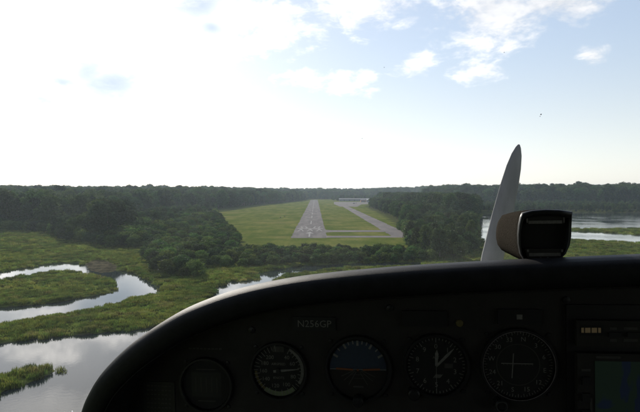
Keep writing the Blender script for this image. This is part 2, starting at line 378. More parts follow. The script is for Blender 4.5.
def parked_plane(x, y, rz, m, label):
    r = empty('parked_airplane', (x, y, 0.055)); r.rotation_euler.z = rz
    n = 10
    def ring(yy, w, z, hh): return [(math.cos(2 * math.pi * k / n) * w, yy, z + math.sin(2 * math.pi * k / n) * hh) for k in range(n)]
    MB().loft([ring(2.2, .15, 1.2, .2), ring(1.8, .5, 1.2, .5), ring(0, .6, 1.35, .7), ring(-2, .3, 1.35, .35), ring(-5, .1, 1.4, .18)], True, True, True).build('fuselage', m, r, True)
    MB().box(-5.4, 5.4, -.4, 1.1, 2.05, 2.2).build('wing', m, r)
    MB().box(-1.6, 1.6, -5.1, -4.3, 1.4, 1.5).build('tailplane', m, r)
    MB().quad((-.05, -4.3, 1.5), (-.05, -5.2, 1.5), (-.05, -5.3, 2.7), (-.05, -4.8, 2.7)).quad((.05, -4.3, 1.5), (.05, -5.2, 1.5), (.05, -5.3, 2.7), (.05, -4.8, 2.7)).build('fin', m, r)
    for wx, wy in ((0, 1.7), (-1.2, -.2), (1.2, -.2)):
        MB().loft([[(wx + dx, wy + .25 * math.cos(a), .25 + .25 * math.sin(a)) for a in np.linspace(0, 2 * math.pi, 11)[:-1]] for dx in (-.08, .08)], True, True, True).build('wheel', HD, r)
        MB().box(wx - .05, wx + .05, wy - .05, wy + .05, .3, 1.0).build('landing_leg', m, r)
    return tag(r, label, 'airplane')
parked_plane(70, 905, 1.2, noisy('dark_blue_paint', (.10, .10, .12), (.13, .13, .15), 1, .4), 'small dark airplane parked on the apron before the hangars')

# ------------------------------------------------------------------ vegetation
def leaf_mat(name, c1, c2, trans=0.35):
    m = bpy.data.materials.new(name); m.use_nodes = True; nt = m.node_tree; nt.nodes.clear()
    g = node(nt, 'ShaderNodeNewGeometry'); oi = node(nt, 'ShaderNodeObjectInfo')
    c = MIX(nt, g.outputs['Random Per Island'], (*c1, 1), (*c2, 1))
    hs = node(nt, 'ShaderNodeHueSaturation'); nt.links.new(c, hs.inputs['Color'])
    nt.links.new(RAMP(nt, oi.outputs['Random'], 0, 1, 0.462, 0.53, False), hs.inputs['Hue'])
    nt.links.new(RAMP(nt, M(nt, 'FRACT', M(nt, 'MULTIPLY', oi.outputs['Random'], 7.13)), 0, 1, 0.55, 1.5, False), hs.inputs['Value'])
    hs.inputs['Saturation'].default_value = 1.0
    d = node(nt, 'ShaderNodeBsdfDiffuse'); t = node(nt, 'ShaderNodeBsdfTranslucent'); gl = node(nt, 'ShaderNodeBsdfGlossy')
    gl.inputs['Roughness'].default_value = 0.5
    for q in (d, t): nt.links.new(hs.outputs[0], q.inputs[0])
    x = node(nt, 'ShaderNodeMixShader'); x.inputs[0].default_value = trans
    nt.links.new(d.outputs[0], x.inputs[1]); nt.links.new(t.outputs[0], x.inputs[2])
    x2 = node(nt, 'ShaderNodeMixShader'); x2.inputs[0].default_value = 0.012
    nt.links.new(x.outputs[0], x2.inputs[1]); nt.links.new(gl.outputs[0], x2.inputs[2])
    o = node(nt, 'ShaderNodeOutputMaterial'); nt.links.new(x2.outputs[0], o.inputs[0])
    return m
LEAF = leaf_mat('leaf_broad', (0.030, 0.056, 0.015), (0.062, 0.100, 0.026))
LEAFD = leaf_mat('leaf_dark', (0.022, 0.042, 0.017), (0.046, 0.070, 0.026), 0.25)
LEAFB = leaf_mat('leaf_shrub', (0.042, 0.078, 0.016), (0.088, 0.135, 0.030))
BARK = noisy('bark', (0.09, 0.075, 0.06), (0.16, 0.135, 0.11), 1.5, 0.9, bump=0.5, bscale=6, stretch=(1, 1, .2))

def tube(path, radii, n=7):
    b = MB(); rings = []
    for k, p in enumerate(path):
        p = Vector(p); a = Vector(path[max(k - 1, 0)]); c = Vector(path[min(k + 1, len(path) - 1)])
        t = (c - a).normalized(); u = t.orthogonal().normalized(); w = t.cross(u)
        rings.append([p + (u * math.cos(2 * math.pi * q / n) + w * math.sin(2 * math.pi * q / n)) * radii[k] for q in range(n)])
    b.loft(rings, True, True, True); return b
def leaves(centers, radii, nleaf, size, squash=0.8, r=rng):
    """leaf faces spread on and in a set of lobes"""
    L = len(centers); vol = radii ** 2; pick = r.choice(L, nleaf, p=vol / vol.sum())
    d = r.normal(size=(nleaf, 3)); d[:, 2] += 0.25; d /= np.linalg.norm(d, axis=1)[:, None]
    rr = radii[pick] * (0.35 + 0.85 * r.random(nleaf) ** 0.7)
    P = centers[pick] + d * rr[:, None] * np.array([1, 1, squash])
    nrm = d + r.normal(size=(nleaf, 3)) * 0.55 + np.array([0, 0, 0.25]); nrm /= np.linalg.norm(nrm, axis=1)[:, None]
    t = np.cross(nrm, r.normal(size=(nleaf, 3))); t /= np.linalg.norm(t, axis=1)[:, None]; b = np.cross(nrm, t)
    s = size * (0.55 + 0.9 * r.random(nleaf))[:, None]
    V = np.stack([P - t * s, P - b * s * .62 + nrm * s * .12, P + t * s, P + b * s * .62 + nrm * s * .12], 1).reshape(-1, 3)
    return V, np.arange(nleaf * 4).reshape(-1, 4)
def make_tree(H, Rc, seed, leafm, nleaf, leafs, shape='round', base=0.3):
    r = np.random.default_rng(seed); rnd = random.Random(seed)
    zb = H * base; hc = H - zb; nl = 44
    C = []; RR = []
    for i in range(nl):
        t = (i + .5) / nl
        prof = {'round': math.sin(math.pi * (0.16 + 0.80 * t)) ** 0.6, 'spire': (1 - t) ** 0.75 * 0.95 + .08, 'broad': math.sin(math.pi * (0.25 + 0.68 * t)) ** 0.5}[shape]
        a = i * 2.4 + rnd.uniform(-.5, .5); q = Rc * prof * (0.86 * math.sqrt(rnd.uniform(0.08, 1)))
        lr = Rc * rnd.choice((.18, .22, .26, .32, .42)) * rnd.uniform(.85, 1.15) * (0.6 if shape == 'spire' else 1)
        C.append((q * math.cos(a), q * math.sin(a), zb + hc * t * .9 + rnd.uniform(-.3, .3))); RR.append(lr)
    C = np.array(C); RR = np.array(RR)
    V, F = leaves(C, RR, nleaf, leafs, 0.78, r)
    crown = mesh_np('crown', V, F, [leafm])
    bend = rnd.uniform(-.4, .4)
    b = tube([(0, 0, -.4), (bend * .3, 0, H * .2), (bend, .2, H * .5), (bend * .6, .1, H * .86)], [H * .02, H * .016, H * .011, H * .004])
    for k in range(7):
        c = C[rnd.randrange(3, nl)]; z0 = max(H * .2, c[2] - Rc * .6 - 1)
        bb = tube([(bend * z0 / H, 0, z0), (c[0] * .5, c[1] * .5, (z0 + c[2]) / 2 - .2), tuple(c)], [H * .008, H * .006, H * .002], 5)
        o = len(b.v); b.v += bb.v; b.f += [tuple(i + o for i in f) for f in bb.f]
    tm = bpy.data.meshes.new('trunk'); tm.from_pydata([tuple(p) for p in b.v], [], b.f); tm.materials.append(BARK)
    return crown, tm
TREES = []
for i, (H, Rc, shp, lm, base) in enumerate(((18, 5.2, 'round', LEAF, .22), (20, 5.6, 'round', LEAF, .25), (16, 5.6, 'broad', LEAF, .2), (19, 4.6, 'round', LEAFD, .18),
                                             (17, 5.0, 'broad', LEAFD, .2), (21, 5.0, 'round', LEAF, .28), (18, 3.8, 'spire', LEAFD, .12), (15, 5.4, 'broad', LEAF, .15))):
    TREES.append((H, *make_tree(H, Rc, 100 + i, lm, 3000, .46, shp, base)))
SHRUBS = []
for i, (H, Rc, lm) in enumerate(((4.2, 2.4, LEAFB), (3.6, 2.6, LEAFB), (5.0, 2.5, LEAF), (4.4, 2.8, LEAF), (3.2, 2.2, LEAFB), (4.8, 2.9, LEAFD))):
    SHRUBS.append((H, *make_tree(H, Rc, 300 + i, lm, 1900, .24, 'broad', .08)))

def scatter(P, spacing, zfun=None, jitter=0.42, minw=2.0):
    """jittered points inside plan polygon P, inside the wedge of land the seat can see"""
    xsP = [p[0] for p in P]; ysP = [p[1] for p in P]
    gx, gy = np.meshgrid(np.arange(min(xsP), max(xsP), spacing), np.arange(min(ysP), max(ysP), spacing))
    gx = gx + (np.arange(gx.shape[0]) % 2)[:, None] * spacing / 2
    X = gx.ravel() + rng.uniform(-jitter, jitter, gx.size) * spacing; Y = gy.ravel() + rng.uniform(-jitter, jitter, gx.size) * spacing
    k = (np.abs(np.arctan2(X, Y)) < R(44)); X, Y = X[k], Y[k]
    k = sd(P, X, Y) < 0; X, Y = X[k], Y[k]
    k = water_sd(X, Y) > minw; X, Y = X[k], Y[k]
    return X, Y
Q = lambda pts, z=0.0: poly(pts, z)
plants = []       # kind, x, y, height, zone
def add(kind, P, spacing, hfun, zone, **k):
    X, Y = scatter(P, spacing, **k)
    for x, y in zip(X, Y): plants.append([kind, float(x), float(y), float(hfun(x, y)), zone])
U = random.uniform
W1 = lambda x, y: float(wob(np.array([x]), np.array([y]), 70.0, 6, 4)[0])
WL = Q([(-260, 236), (-60, 231), (0, 227), (50, 228), (104, 222), (150, 215), (200, 211), (216, 209.5), (298, 201), (306, 199.6)])
add('tree', WL + [(-60, 1500), (-900, 1000), (-600, 340)], 7.6, lambda x, y: U(13, 23) * (1 + .14 * W1(x, y)), 'left_wood')
add('tree', [(-60, 1400), (-30, 1700), (-1500, 2000), (-1600, 900), (-900, 1000)], 16, lambda x, y: U(15, 26) * (1 + .14 * W1(x, y)), 'left_far')
add('tree', Q([(54, 236), (72, 239.5), (105, 243), (128, 241), (132, 230), (100, 225), (58, 229)], -.5), 8.0, lambda x, y: U(9, 13) if x < -118 * y / 267 else U(15, 20.5), 'clump')
add('shrub', Q([(-60, 232.5), (0, 229), (52, 231.5), (58, 238), (104, 244.5), (132, 243.5), (131, 240.5), (104, 241.5), (70, 237), (58, 231), (50, 228.5), (0, 226.5), (-60, 229)], -.4), 3.6, lambda x, y: U(2.5, 6), 'wood_edge')
add('tree', Q([(122, 224), (160, 216), (216, 211.5), (213, 216), (180, 224), (140, 232), (126, 234)]), 7.5, lambda x, y: U(7, 11), 'brush_tree')
add('shrub', Q([(108, 246), (122, 236), (140, 230), (180, 222), (213, 214), (222, 224), (238, 240), (233, 251), (214, 262), (198, 275), (160, 276), (147, 262), (140, 247)], -.4), 3.6, lambda x, y: (U(3.5, 6.5) if x < -78 else U(2.2, 4.4)) * (1 + .15 * W1(x, y)), 'left_thicket')
add('shrub', Q([(214, 264), (233, 253), (245, 252), (330, 252.5), (415, 251), (440, 251), (440, 259.5), (380, 260), (300, 262), (235, 265.5)], -.4), 2.7, lambda x, y: U(1.4, 3.2), 'front_thicket', minw=0.3)
add('tree', Q([(412, 250), (410, 240), (424, 236), (402, 226.5), (400, 223), (470, 222), (476, 228), (468, 248), (452, 259), (430, 257)], -.3), 6.6, lambda x, y: U(6.5, 11.5), 'right_near')
add('tree', Q([(403, 224), (390, 216), (370, 207.8), (374, 204.4), (420, 206.5), (480, 211.5), (478, 217), (470, 222)], 0), 8.0, lambda x, y: U(15, 23) if x > 105 else U(10, 15), 'right_mid')
RS = Q([(486, 212.2), (560, 211.2), (700, 211.2), (1000, 212)])
add('tree', RS + [(1000, 900), (700, 1250), (330, 1350), (215, 1000), (190, 760)], 8.0, lambda x, y: U(5.5, 9) if math.hypot(x, y) < 900 else U(15, 24) * (1 + .15 * W1(x, y)), 'right_shore')
add('tree', [(700, 1250), (1000, 900), (1900, 1500), (1600, 2200), (420, 2200), (330, 1350)], 17, lambda x, y: U(17, 28) * (1 + .14 * W1(x, y)), 'right_far')
add('tree', [(-30, 1430), (20, 1400), (330, 1750), (450, 2200), (-260, 2200), (-90, 1560)], 11, lambda x, y: U(14, 25) * (1 + .15 * W1(x, y)), 'far_end')
add('tree', [(40, 1185), (150, 1180), (260, 1230), (300, 1300), (150, 1260), (40, 1230)], 10, lambda x, y: U(9, 15), 'hangar_wood')
add('shrub', Q([(500, 212.6), (640, 212.0), (800, 212.0), (800, 211.2), (640, 211.0), (500, 211.4)]), 4.5, lambda x, y: U(1.5, 3), 'right_shore_brush')
add('shrub', Q([(398, 228), (412, 238), (408, 246), (418, 248), (430, 240), (405, 226)]), 3.4, lambda x, y: U(3, 6), 'right_edge')
add('shrub', Q([(450, 262), (470, 251), (476, 236), (477, 224), (466, 226), (455, 250)], -.8), 3.2, lambda x, y: U(2.5, 5.5), 'right_bank', minw=.4)

PX = np.array([(p[1], p[2]) for p in plants]); PZ = ground(PX[:, 0], PX[:, 1])
inv = RC.transposed()
def scr(x, y, z):
    v = inv @ (Vector((x, y, z)) - EYE); return 320 - v.x / v.z * FPX, 206 + v.y / v.z * FPX
INFO = {
 'left_wood': ('tall broadleaf tree fronting the left wood', 'trees along the left wood'),
 'left_far': ('distant tree deep in the left wood', 'distant trees of the left wood'),
 'brush_tree': ('middle sized tree rising from the thicket left of the airfield', 'middle sized trees in the left thicket'),
 'left_thicket': ('green shrub in the thicket left of the airfield', 'shrubs of the left thicket'),
 'front_thicket': ('leafy shrub in the hedge before the airfield', 'shrubs before the runway'),
 'right_near': ('dark tree in the near right wood', 'trees of the near right wood'),
 'right_mid': ('tree in the wood right of the taxiway', 'trees beside the taxiway'),
 'right_shore': ('tall tree on the far bank of the right lake', 'trees across the lake'),
 'right_far': ('distant tree on the ridge beyond the right lake', 'distant trees right'),
 'far_end': ('distant tree beyond the far end of the runway', 'trees beyond the runway end'),
 'hangar_wood': ('small distant tree behind the hangars', 'trees behind the hangars'),
 'right_shore_brush': ('low bush at the water line on the far lake bank', 'bushes on the far lake bank'),
 'wood_edge': ('low bush at the foot of the left wood where the marsh begins', 'bushes along the left wood edge'),
 'right_bank': ('leafy bush on the lake bank between near right wood and compass', 'bushes on the near lake bank'),
 'right_edge': ('low bush at the foot of the wood by the taxiway corner', 'bushes by the taxiway corner'),
}
BINS = {
 'front_thicket': ((255, 'above the small slough'), (290, 'just left of the runway'), (328, 'below the runway end'), (365, 'below the cross taxiways'), (400, 'below the taxiway corner'), (999, 'next to the right wood')),
 'left_thicket': ((135, 'beside the dark clump'), (165, 'nearest the creek bend'), (195, 'in the middle'), (215, 'toward the airfield'), (999, 'touching the airfield grass')),
 'left_wood': ((30, 'at the left frame edge'), (60, 'left of the dark clump'), (130, 'behind the dark clump'), (215, 'behind the thicket'), (999, 'alongside the airfield')),
 'right_mid': ((388, 'closest to the hangars'), (405, 'next to the taxiway'), (425, 'above the taxiway corner'), (445, 'in its middle'), (465, 'left of the propeller blade'), (999, 'nearest the lake')),
 'right_near': ((425, 'by the taxiway corner'), (445, 'in its middle'), (999, 'beside the propeller blade')),
}
ORD = 'first second third fourth fifth sixth seventh eighth ninth tenth eleventh twelfth thirteenth fourteenth fifteenth sixteenth seventeenth eighteenth nineteenth twentieth'.split()
cl_front = sorted([i for i, p in enumerate(plants) if p[4] == 'clump'], key=lambda i: plants[i][2])[:12]
cl_idx = sorted(cl_front, key=lambda i: scr(plants[i][1], plants[i][2], 10)[0])
cl_rank = {i: k for k, i in enumerate(cl_idx)}
def show(i):
    k, x, y, h, zn = plants[i]
    sx_, sy_ = scr(x, y, PZ[i] + h * .7)
    if not -15 < sx_ < 655: return 1e9
    # the row that faces the seat shows most
    d = y
    if zn == 'left_wood': d = y + 0.6 * max(0, -sd(WL + [(-60, 1500), (-900, 1000), (-600, 340)], np.array([x]), np.array([y]))[0]) * 6
    return d / (h / 15 if k == 'tree' else 1)
for kind, lib, cap, nm in (('tree', TREES, 300, 'broadleaf_tree'), ('shrub', SHRUBS, 300, 'shrub')):
    ids = [i for i, p in enumerate(plants) if p[0] == kind]
    ids.sort(key=show); near = [i for i in ids[:cap] if show(i) < 1e8]; rest = [i for i in ids if i not in set(near)]
    for i in near:
        k, x, y, h, zn = plants[i]
        if zn == 'clump': lb = lib[[3, 4, 3, 0, 4][i % 5]]
        else: lb = random.choice(lib)
        H, crown, trunk = lb
        r = bpy.data.objects.new(nm, None); r.location = (x, y, PZ[i]); r.rotation_euler = (0, 0, U(0, 6.28)); s = h / H
        r.scale = (s * U(.95, 1.2), s * U(.95, 1.2), s); r.empty_display_size = .5; link(r)
        link(bpy.data.objects.new('crown' if kind == 'tree' else 'foliage', crown), r); link(bpy.data.objects.new('trunk' if kind == 'tree' else 'stem', trunk), r)
        if zn == 'clump':
            if i in cl_rank: tag(r, f'dark tree fronting the clump that juts into the left marsh, {ORD[cl_rank[i]]} from left', 'tree', 'dark clump by the left marsh')
            else: tag(r, 'dark tree standing behind the front row of the clump in the left marsh', 'tree', 'back trees of the dark clump')
        elif zn in BINS:
            sx_ = scr(x, y, PZ[i] + h / 2)[0]; w = next(t for lim, t in BINS[zn] if sx_ < lim)
            tag(r, INFO[zn][0] + ', ' + w, 'tree' if kind == 'tree' else 'shrub', INFO[zn][1] + ', ' + w)
        else: tag(r, INFO[zn][0], 'tree' if kind == 'tree' else 'shrub', INFO[zn][1])
    plants_rest = rest
    if kind == 'tree': rest_tree = rest
    else: rest_shrub = rest

def joined_source(lb):
    H, crown, trunk = lb
    bm = bmesh.new(); bm.from_mesh(crown); n0 = len(bm.faces); bm.from_mesh(trunk); bm.faces.ensure_lookup_table()
    for f in bm.faces[n0:]: f.material_index = 1
    me = bpy.data.meshes.new('source'); bm.to_mesh(me); bm.free()
    me.materials.append(crown.materials[0]); me.materials.append(BARK)
    return bpy.data.objects.new('source', me)
def instancer(name, pts, var, rot, scl, sources, label):
    me = bpy.data.meshes.new(name); me.vertices.add(len(pts)); me.vertices.foreach_set('co', np.asarray(pts, np.float32).ravel())
    a = me.attributes.new('var', 'INT', 'POINT'); a.data.foreach_set('value', np.asarray(var, np.int32))
    a = me.attributes.new('rot', 'FLOAT_VECTOR', 'POINT'); a.data.foreach_set('vector', np.asarray(rot, np.float32).ravel())
    a = me.attributes.new('scl', 'FLOAT_VECTOR', 'POINT'); a.data.foreach_set('vector', np.asarray(scl, np.float32).ravel())
    o = link(bpy.data.objects.new(name, me))
    ng = bpy.data.node_groups.new(name, 'GeometryNodeTree')
    ng.interface.new_socket('Geometry', in_out='INPUT', socket_type='NodeSocketGeometry'); ng.interface.new_socket('Geometry', in_out='OUTPUT', socket_type='NodeSocketGeometry')
    gi = ng.nodes.new('NodeGroupInput'); go = ng.nodes.new('NodeGroupOutput'); j = ng.nodes.new('GeometryNodeJoinGeometry')
    def attr(nm, t):
        n = ng.nodes.new('GeometryNodeInputNamedAttribute'); n.data_type = t; n.inputs[0].default_value = nm; return n.outputs[0]
    va, ro, sl = attr('var', 'INT'), attr('rot', 'FLOAT_VECTOR'), attr('scl', 'FLOAT_VECTOR')
    for k, s in enumerate(sources):
        c = ng.nodes.new('FunctionNodeCompare'); c.data_type = 'INT'; c.operation = 'EQUAL'
        ng.links.new(va, c.inputs[2]); c.inputs[3].default_value = k
        oi = ng.nodes.new('GeometryNodeObjectInfo'); oi.inputs[0].default_value = s
        ip = ng.nodes.new('GeometryNodeInstanceOnPoints')
        ng.links.new(gi.outputs[0], ip.inputs['Points']); ng.links.new(c.outputs[0], ip.inputs['Selection'])
        ng.links.new(oi.outputs['Geometry'], ip.inputs['Instance']); ng.links.new(ro, ip.inputs['Rotation']); ng.links.new(sl, ip.inputs['Scale'])
        ng.links.new(ip.outputs[0], j.inputs[0])
    ng.links.new(j.outputs[0], go.inputs[0])
    md = o.modifiers.new('scatter', 'NODES'); md.node_group = ng
    return tag(o, label, kind='stuff')
for name, ids, lib, label in (('far_wood', rest_tree, TREES, 'distant woodland canopy receding into haze around the airfield'),
                              ('thicket', rest_shrub, SHRUBS, 'dense scrub filling the thicket behind the nearest shrubs')):
    pts, var, rot, scl = [], [], [], []
    for i in ids:
        k, x, y, h, zn = plants[i]; v = random.randrange(len(lib)); s = h / lib[v][0]
        if zn in ('left_far', 'right_far'): sx_ = s * 1.9
        elif zn in ('far_end',): sx_ = s * 1.5
        else: sx_ = s * 1.1
        pts.append((x, y, PZ[i])); var.append(v); rot.append((0, 0, U(0, 6.28))); scl.append((sx_, sx_, s))
    if pts: instancer(name, pts, var, rot, scl, [joined_source(l) for l in lib], label)

# marsh grass -------------------------------------------------------
def grass_mat():
    m = leaf_mat('marsh_grass', (0.070, 0.108, 0.015), (0.150, 0.180, 0.038), 0.45); nt = m.node_tree
    hs = next(n for n in nt.nodes if n.type == 'HUE_SAT'); src = hs.inputs['Color'].links[0].from_socket
    g = node(nt, 'ShaderNodeNewGeometry'); P = g.outputs['Position']
    c = MIX(nt, RAMP(nt, NOISE(nt, P, 0.045, 5, 0.65), 0.44, 0.60, 0, 0.8), src, (0.045, 0.075, 0.015, 1))
    c = MIX(nt, RAMP(nt, NOISE(nt, SCALE(nt, P, (1, 1.6, 0)), 0.11, 4, 0.6), 0.52, 0.66, 0, 0.6), c, (0.20, 0.185, 0.065, 1))
    nt.links.new(c, hs.inputs['Color']); return m
GM = grass_mat()
def tuft(seed, n, rad, h):
    r = np.random.default_rng(seed)
    a = r.uniform(0, 6.28, n); q = rad * np.sqrt(r.random(n)); B = np.stack([q * np.cos(a), q * np.sin(a), np.full(n, -.1)], 1)
    la = r.uniform(0, 6.28, n); ln = r.uniform(.05, .45, n); hh = h * r.uniform(.6, 1.15, n)
    T = B + np.stack([np.cos(la) * ln * hh, np.sin(la) * ln * hh, hh + .1], 1); Mi = B + (T - B) * .55; Mi[:, 2] += .08 * hh
    wa = la + 1.57; w = np.stack([np.cos(wa), np.sin(wa), wa * 0], 1) * r.uniform(.025, .05, n)[:, None]
    V = np.stack([B - w, B + w, Mi + w * .8, T, Mi - w * .8], 1).reshape(-1, 3)
    return bpy.data.objects.new('source', mesh_np('tuft', V, np.arange(n * 5).reshape(-1, 5), [GM]))
TUFT = [tuft(500 + k, 60, .7, .6) for k in range(5)]
pts = []; 
for (ya_, yb_, dens, sc_) in ((46, 125, 1.7, 1.0), (125, 220, .6, 1.3), (220, 400, .22, 1.9)):
    n = int((yb_ - ya_) * (yb_ * 1.8) * dens)
    Y = rng.uniform(ya_, yb_, n); X = rng.uniform(-.9, .9, n) * yb_
    k = np.abs(np.arctan2(X, Y)) < R(40); X, Y = X[k], Y[k]
    z, w, hi, mu = ground(X, Y, True)
    k = (w > -.05) & (hi > -3) & (mu > .4); X, Y, z = X[k], Y[k], z[k]
    patch = wob(X, Y, 11, 6, 2)
    s = sc_ * (1 + .28 * patch) * rng.uniform(.6, 1.2, len(X)); k = rng.random(len(X)) < .9 + .3 * patch
    for x, y, zz, q in zip(X[k], Y[k], z[k], s[k]): pts.append((x, y, zz, max(.3, q), sc_))
instancer('marsh_grass', [p[:3] for p in pts], rng.integers(0, 5, len(pts)), [(0, 0, U(0, 6.28)) for p in pts], [(p[4], p[4], .45 * p[3] + .45 * min(p[3], 1.2)) for p in pts], TUFT, 'tall green marsh grass covering the banks and islets')
print('plants', len(plants), 'tufts', len(pts))

# ------------------------------------------------------------------ haze
hz = bpy.data.materials.new('haze'); hz.use_nodes = True; hn = hz.node_tree; hn.nodes.clear()
pv = node(hn, 'ShaderNodeVolumePrincipled'); pv.inputs['Color'].default_value = (0.70, 0.86, 1.0, 1)
pv.inputs['Density'].default_value = HAZE; pv.inputs['Anisotropy'].default_value = 0.35
ho = node(hn, 'ShaderNodeOutputMaterial'); hn.links.new(pv.outputs[0], ho.inputs['Volume'])
hob = MB().box(-5400, 5400, -900, 6500, -4.0, 62.0).build('haze', hz)
tag(hob, 'thin pale summer haze over the whole landscape', kind='stuff')

# ------------------------------------------------------------------ aircraft (the cockpit we sit in)
CRAB, ROLL, CX, HWID = 8.0, -1.3, 0.36, 0.72
AM = Matrix.Translation(EYE) @ Matrix.Rotation(R(-CRAB), 4, 'Z') @ Matrix.Rotation(R(ROLL), 4, 'Y')
BASE = Vector((CX, 0, -1.1))
plane_root = bpy.data.objects.new('light_aircraft', None); plane_root.matrix_world = AM @ Matrix.Translation(BASE); link(plane_root)
tag(plane_root, 'light aircraft cockpit with black instrument panel seen from the pilot seat', 'aircraft')
ARI = AM.to_3x3().transposed()
def L(px, py, y):
    """where the sight line of a spot meets the cockpit plane y (cockpit axes, eye at the origin)"""
    d = ARI @ ray(px, py); t = y / d.y
    return d.x * t, d.z * t
def part(b, name, m, parent=None, smooth=False, recalc=True):
    return b.build(name, m, parent or plane_root, smooth, off=BASE, recalc=recalc)

VINYL = noisy('black_vinyl', (0.016, 0.016, 0.017), (0.022, 0.022, 0.024), 60, 0.5, bump=0.3, bscale=1800, spec=0.13)
PANEL = noisy('panel_paint', (0.026, 0.024, 0.022), (0.036, 0.033, 0.030), 25, 0.6, bump=0.25, bscale=1500, spec=0.3)
BLACK = noisy('black_plastic', (0.012, 0.012, 0.013), (0.018, 0.018, 0.018), 40, 0.45)
DIAL = noisy('dial_black', (0.008, 0.008, 0.008), (0.011, 0.011, 0.011), 60, 0.7)
WHITE = noisy('dial_white', (0.24, 0.235, 0.215), (0.18, 0.18, 0.165), 300, 0.6)
DIM = noisy('faded_print', (0.075, 0.072, 0.065), (0.055, 0.055, 0.05), 300, 0.7)
GREEN = noisy('dial_green', (0.20, 0.25, 0.13), (0.17, 0.21, 0.12), 300, 0.6)
YELLOW = noisy('dial_yellow', (0.15, 0.125, 0.04), (0.12, 0.10, 0.03), 300, 0.6)
ORANGE = noisy('dial_orange', (0.26, 0.09, 0.04), (0.22, 0.08, 0.03), 300, 0.6)
BLUE = noisy('horizon_blue', (0.034, 0.05, 0.085), (0.03, 0.045, 0.075), 120, 0.6)
BROWN = noisy('horizon_brown', (0.016, 0.012, 0.009), (0.012, 0.010, 0.008), 120, 0.6)
STEEL = noisy('satin_steel', (0.45, 0.45, 0.46), (0.32, 0.32, 0.33), 200, 0.35, metal=1.0)
WRINKLE = noisy('wrinkle_paint', (0.022, 0.0195, 0.016), (0.040, 0.035, 0.029), 700, 0.9, bump=0.4, bscale=700, spec=0.0)
LINER = noisy('cabin_liner', (0.035, 0.035, 0.037), (0.05, 0.05, 0.05), 8, 0.9)
SKIN = noisy('white_aircraft_paint', (0.75, 0.75, 0.74), (0.7, 0.7, 0.69), 3, 0.3)
def glass_mat(name, refl, dust):
    m = bpy.data.materials.new(name); m.use_nodes = True; nt = m.node_tree; nt.nodes.clear()
    t = node(nt, 'ShaderNodeBsdfTransparent'); g = node(nt, 'ShaderNodeBsdfGlossy'); g.inputs['Roughness'].default_value = 0.02
    lw = node(nt, 'ShaderNodeLayerWeight'); lw.inputs['Blend'].default_value = 0.25
    x = node(nt, 'ShaderNodeMixShader'); nt.links.new(M(nt, 'MULTIPLY', lw.outputs['Fresnel'], refl), x.inputs[0])
    nt.links.new(t.outputs[0], x.inputs[1]); nt.links.new(g.outputs[0], x.inputs[2]); out = x.outputs[0]
    if dust:
        tr = node(nt, 'ShaderNodeBsdfTranslucent'); tr.inputs[0].default_value = (.8, .8, .78, 1)
        c = node(nt, 'ShaderNodeTexCoord'); n1 = NOISE(nt, c.outputs['Object'], 5, 4, .6); n2 = NOISE(nt, c.outputs['Object'], 160, 3, .7)
        f = M(nt, 'MULTIPLY', M(nt, 'ADD', RAMP(nt, n1, .35, .7, .5, 1.3), RAMP(nt, n2, .62, .8, 0, 2.0)), dust)
        x2 = node(nt, 'ShaderNodeMixShader'); nt.links.new(f, x2.inputs[0]); nt.links.new(out, x2.inputs[1]); nt.links.new(tr.outputs[0], x2.inputs[2]); out = x2.outputs[0]
    o = node(nt, 'ShaderNodeOutputMaterial'); nt.links.new(out, o.inputs[0]); return m
GLASS = glass_mat('windshield_plastic', 0.12, 0.0085)
DGLASS = glass_mat('instrument_glass', 0.10, 0)

# glareshield ---------------------------------------------------------
YG, YP = 0.50, 0.56
OUT = [(70, 620), (69, 520), (70, 470), (74, 430), (78.5, 411), (85.5, 394), (99, 373), (128, 345), (168, 318.5), (200, 303.5), (238, 291), (283, 281.5), (332, 275), (400, 269), (450, 265.7), (500, 263), (560, 260.3), (640, 257)]
pl = [L(x, y, YG) for x, y in OUT]
xe, ze = pl[-1]; pl.append((CX, ze + 0.004))
full = pl + [(2 * CX - x, z) for x, z in reversed(pl[:-1])]
def spline(P, n):
    P = [Vector((*p, 0)) for p in P]; res = []
    for i in range(len(P) - 1):
        a, b, c, d = P[max(i - 1, 0)], P[i], P[i + 1], P[min(i + 2, len(P) - 1)]
        for k in range(n):
            t = k / n; res.append(.5 * ((2 * b) + (c - a) * t + (2 * a - 5 * b + 4 * c - d) * t * t + (-a + 3 * b - 3 * c + d) * t ** 3))
    return res + [P[-1]]
SP = spline(full, 5)
NR = []
for i in range(len(SP)):
    t = (SP[min(i + 1, len(SP) - 1)] - SP[max(i - 1, 0)]).normalized(); NR.append(Vector((t.y, -t.x, 0)))   # points inward (down)
prof = [(0.10, 0.98), (0.07, 0.80), (0.034, 0.64), (0.008, 0.55), (0.0, 0.52), (0.0006, 0.509), (0.0025, 0.502), (0.006, 0.4975), (0.012, 0.4955), (0.021, 0.496), (0.027, 0.500), (0.030, 0.510), (0.031, 0.566)]
b = MB(); b.loft([[(p.x + n.x * d, y, p.y + n.y * d) for d, y in prof] for p, n in zip(SP, NR)], close=False)
gs = part(b, 'glareshield', VINYL, smooth=True); gs['label'] = 'black padded glareshield with rolled edge curving down at left'
# seam along the padding
b = MB(); b.loft([[(p.x + n.x * (0.0285 + .0012 * math.cos(a)), 0.4995 + .0012 * math.sin(a), p.y + n.y * 0.0285 - .0004) for a in np.linspace(0, 6.283, 6)[:-1]] for p, n in zip(SP, NR)])
part(b, 'piping', VINYL, gs, True)
